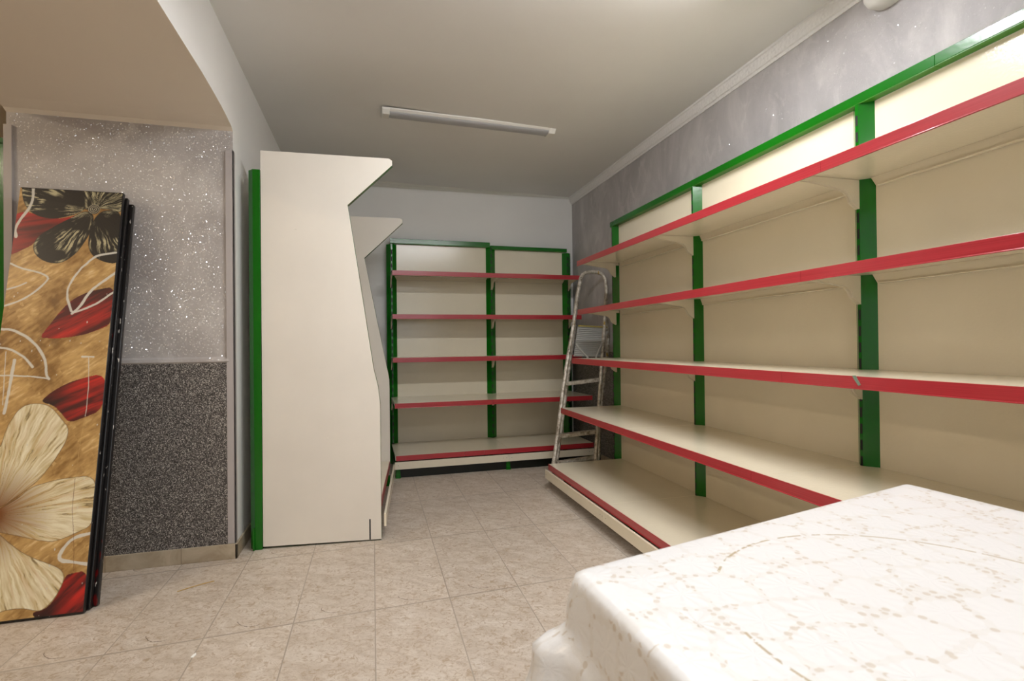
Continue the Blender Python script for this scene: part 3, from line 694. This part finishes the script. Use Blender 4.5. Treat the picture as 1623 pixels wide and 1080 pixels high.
    return nu, nv, U, V, np.clip(img, 0, 1)
nu, nv, U, V, img = paint()
ydepth = (2.645-2.303)/1.68; ang = math.atan(ydepth)
t = thing('folding_screen', 'folded three-leaf folding screen painted with pale and dark flowers, leaning on the pier', 'folding screen', (-1.06, 2.303, 0))
t.rotation_euler = (-ang, 0, 0)
TH = .021
for i in range(3):
    y0 = i*.0245; dx = (0, .008, .022)[i]; dz = (0, -.012, -.03)[i]
    b = MB(); z0 = .005+y0*math.sin(ang)+.0
    b.box(-PW-.002+dx, dx+.0025, y0, y0+TH, z0, PH+dz, M_BLACK)
    leaf = b.build('screen_leaf', t, .003)
    if i == 0:
        me = bpy.data.meshes.new('painted_canvas'); vv = np.zeros((nu*nv, 3)); vv[:, 0] = U.ravel(); vv[:, 1] = -.0012; vv[:, 2] = np.clip(V.ravel(), .012, PH-.004)
        ii = np.arange((nv-1)*(nu-1)); rr0 = ii//(nu-1); cc = ii % (nu-1); a0 = rr0*nu+cc
        q = np.stack([a0, a0+1, a0+nu+1, a0+nu], 1)
        me.vertices.add(nu*nv); me.vertices.foreach_set('co', vv.ravel())
        me.loops.add(q.size); me.loops.foreach_set('vertex_index', q.ravel().astype(np.int32))
        me.polygons.add(len(q)); me.polygons.foreach_set('loop_start', (np.arange(len(q))*4).astype(np.int32))
        me.update(calc_edges=True)
        ca = me.color_attributes.new('paint', 'FLOAT_COLOR', 'POINT'); c4 = np.ones((nu*nv, 4), np.float32); c4[:, :3] = img.reshape(-1, 3)
        ca.data.foreach_set('color', c4.ravel()); me.materials.append(M_PAINT)
        o = bpy.data.objects.new('painted_canvas', me); COL.objects.link(o); o.parent = leaf

# ------------------------------------------------------------------ table and cloth
ZT = .73
TA, TB = Vector((.230, .575)), Vector((.964, .746)); TD = TA+Vector((.010, -.211))/.2112*1.15; TCc = TB+Vector((.011, -.175))/.1753*1.2
t = thing('table', 'table hidden under the white lace-print cloth at the lower right', 'table', (.6, .1, 0))
def T2(f, g, ins=.012):   # point inside the top
    p_ = TA.lerp(TB, f).lerp(TD.lerp(TCc, f), g); return p_
b = MB(); cs = [T2(.012, .008), T2(.988, .008), T2(.988, .992), T2(.012, .992)]
vs = [(p_.x-.6, p_.y-.1, ZT-.028) for p_ in cs]+[(p_.x-.6, p_.y-.1, ZT-.003) for p_ in cs]
b.add(vs, [(3,2,1,0),(4,5,6,7),(0,1,5,4),(1,2,6,5),(2,3,7,6),(3,0,4,7)], M_WOODT); b.build('tabletop', t, .002)
for f, g in ((.07, .05), (.93, .05), (.93, .95), (.07, .95)):
    p_ = T2(f, g); b = MB(); b.box(p_.x-.62, p_.x-.58, p_.y-.12, p_.y-.08, 0, ZT-.028, M_WOODT); b.build('leg', t, .002)
def cloth():
    # perimeter sampled with rounded corners, then rings going outwards and down
    cs = [TA, TB, TCc, TD]; per = []; rad = .012
    for i in range(4):
        p0, p1, p2 = cs[i-1], cs[i], cs[(i+1) % 4]; a = (p0-p1).normalized(); c = (p2-p1).normalized()
        for k in range(7):
            f = k/6; q_ = (p1+a*rad*(1-f)**2+c*rad*f**2); per.append((q_, i, f))
        L = (p2-p1).length; m = int(L/.012)
        for k in range(1, m): q_ = (p1+c*rad).lerp(p2-c*rad, k/m); per.append((q_, -1, k/m*L+i*3))
    n = len(per); ctr = (TA+TB+TCc+TD)/4
    nr = []
    for j in range(n):
        d = (per[(j+1) % n][0]-per[j-1][0]); nr.append(Vector((d.y, -d.x)).normalized())
    if nr[n//2].dot(per[n//2][0]-ctr) < 0: nr = [-x for x in nr]
    V_, UV, F_ = [], [], []
    # skirt
    R = 26; LEN = .235
    for k in range(-2, R+1):
        for j in range(n):
            p_, ci, f = per[j]; nn = nr[j]
            dist = min((p_-c).length for c in cs); cornerw = math.exp(-(dist/.06)**2)
            s_ = k/R if k <= 0 else (k-.82)/(R-.82)
            if k <= 0:
                off_ = (-.006, -.0025, 0.0)[k+2]; dz = (0, -.0008, -.003)[k+2]; q_ = p_+nn*off_; z = ZT+dz
            else:
                wave = .010*math.sin(j*.33+1.7*math.sin(j*.09))+.006*math.sin(j*.71+2)
                sm = min(1, max(0, (s_-.26)/.16)); sm = sm*sm*(3-2*sm)
                out = .003+.012*s_+wave*s_**1.2*(1-.5*cornerw)+cornerw*(.012*s_+.034*sm+.011*sm*math.sin(j*.95))
                fold = cornerw*.018*math.sin(s_*9)
                q_ = p_+nn*(out+fold*.3); z = ZT-.003-LEN*s_*(1-.22*cornerw)-.012*cornerw*math.sin(s_*3.1)
                z += .006*math.sin(j*.5)*s_
            V_.append((q_.x, q_.y, z)); rr = (k+2)/(R+2)*LEN if k > 0 else 0
            UV.append((p_.x+nn.x*max(0, s_)*LEN, p_.y+nn.y*max(0, s_)*LEN))
    for k in range(R+2):
        for j in range(n):
            a0 = k*n+j; a1 = k*n+(j+1) % n; F_.append((a0, a1, a1+n, a0+n))
    # top as fan of rings towards the centre
    base = 0; prev = list(range(n))
    G = 14
    for g in range(1, G):
        f = g/G; idx = []
        for j in range(n):
            q_ = Vector((V_[j][0], V_[j][1])).lerp(ctr, f); idx.append(len(V_)); V_.append((q_.x, q_.y, ZT)); UV.append((q_.x, q_.y))
        for j in range(n): F_.append((prev[(j+1) % n], prev[j], idx[j], idx[(j+1) % n]))
        prev = idx
    ic = len(V_); V_.append((ctr.x, ctr.y, ZT)); UV.append((ctr.x, ctr.y))
    for j in range(n): F_.append((prev[(j+1) % n], prev[j], ic))
    me = bpy.data.meshes.new('tablecloth'); me.from_pydata(V_, [], F_); uvl = me.uv_layers.new(name='UVMap')
    li = np.zeros(len(me.loops), np.int32); me.loops.foreach_get('vertex_index', li); uvl.data.foreach_set('uv', np.array(UV, np.float32)[li].ravel())
    me.materials.append(M_CLOTH); me.polygons.foreach_set('use_smooth', [True]*len(me.polygons)); me.update()
    bm = bmesh.new(); bm.from_mesh(me); bmesh.ops.recalc_face_normals(bm, faces=bm.faces); bm.to_mesh(me); bm.free()
    o = bpy.data.objects.new('tablecloth', me); COL.objects.link(o)
    s_ = o.modifiers.new('thick', 'SOLIDIFY'); s_.thickness = .0012; s_.offset = 1
    return tag(o, 'white lace-print oilcloth with beige gaps covering the table at lower right', 'tablecloth')
cloth()

# ------------------------------------------------------------------ litter on the floor
b = MB(); b.tube([(-.78, 2.406, .002), (-.74, 2.43, .003), (-.70, 2.452, .003), (-.661, 2.47, .002)], .0018, M_STRAW, 6)
tag(b.build('straw', None), 'thin yellow straw lying on the floor tiles before the grey pier', 'straw')
b = MB(); b.prism([(-.575, 1.885), (-.568, 1.883), (-.562, 1.897), (-.566, 1.909), (-.572, 1.9)], .0, .0025, 2, M_PAPER)
tag(b.build('paint_chip'), 'tiny white chip on the floor joint to the right of the folding screen', 'paint chip')
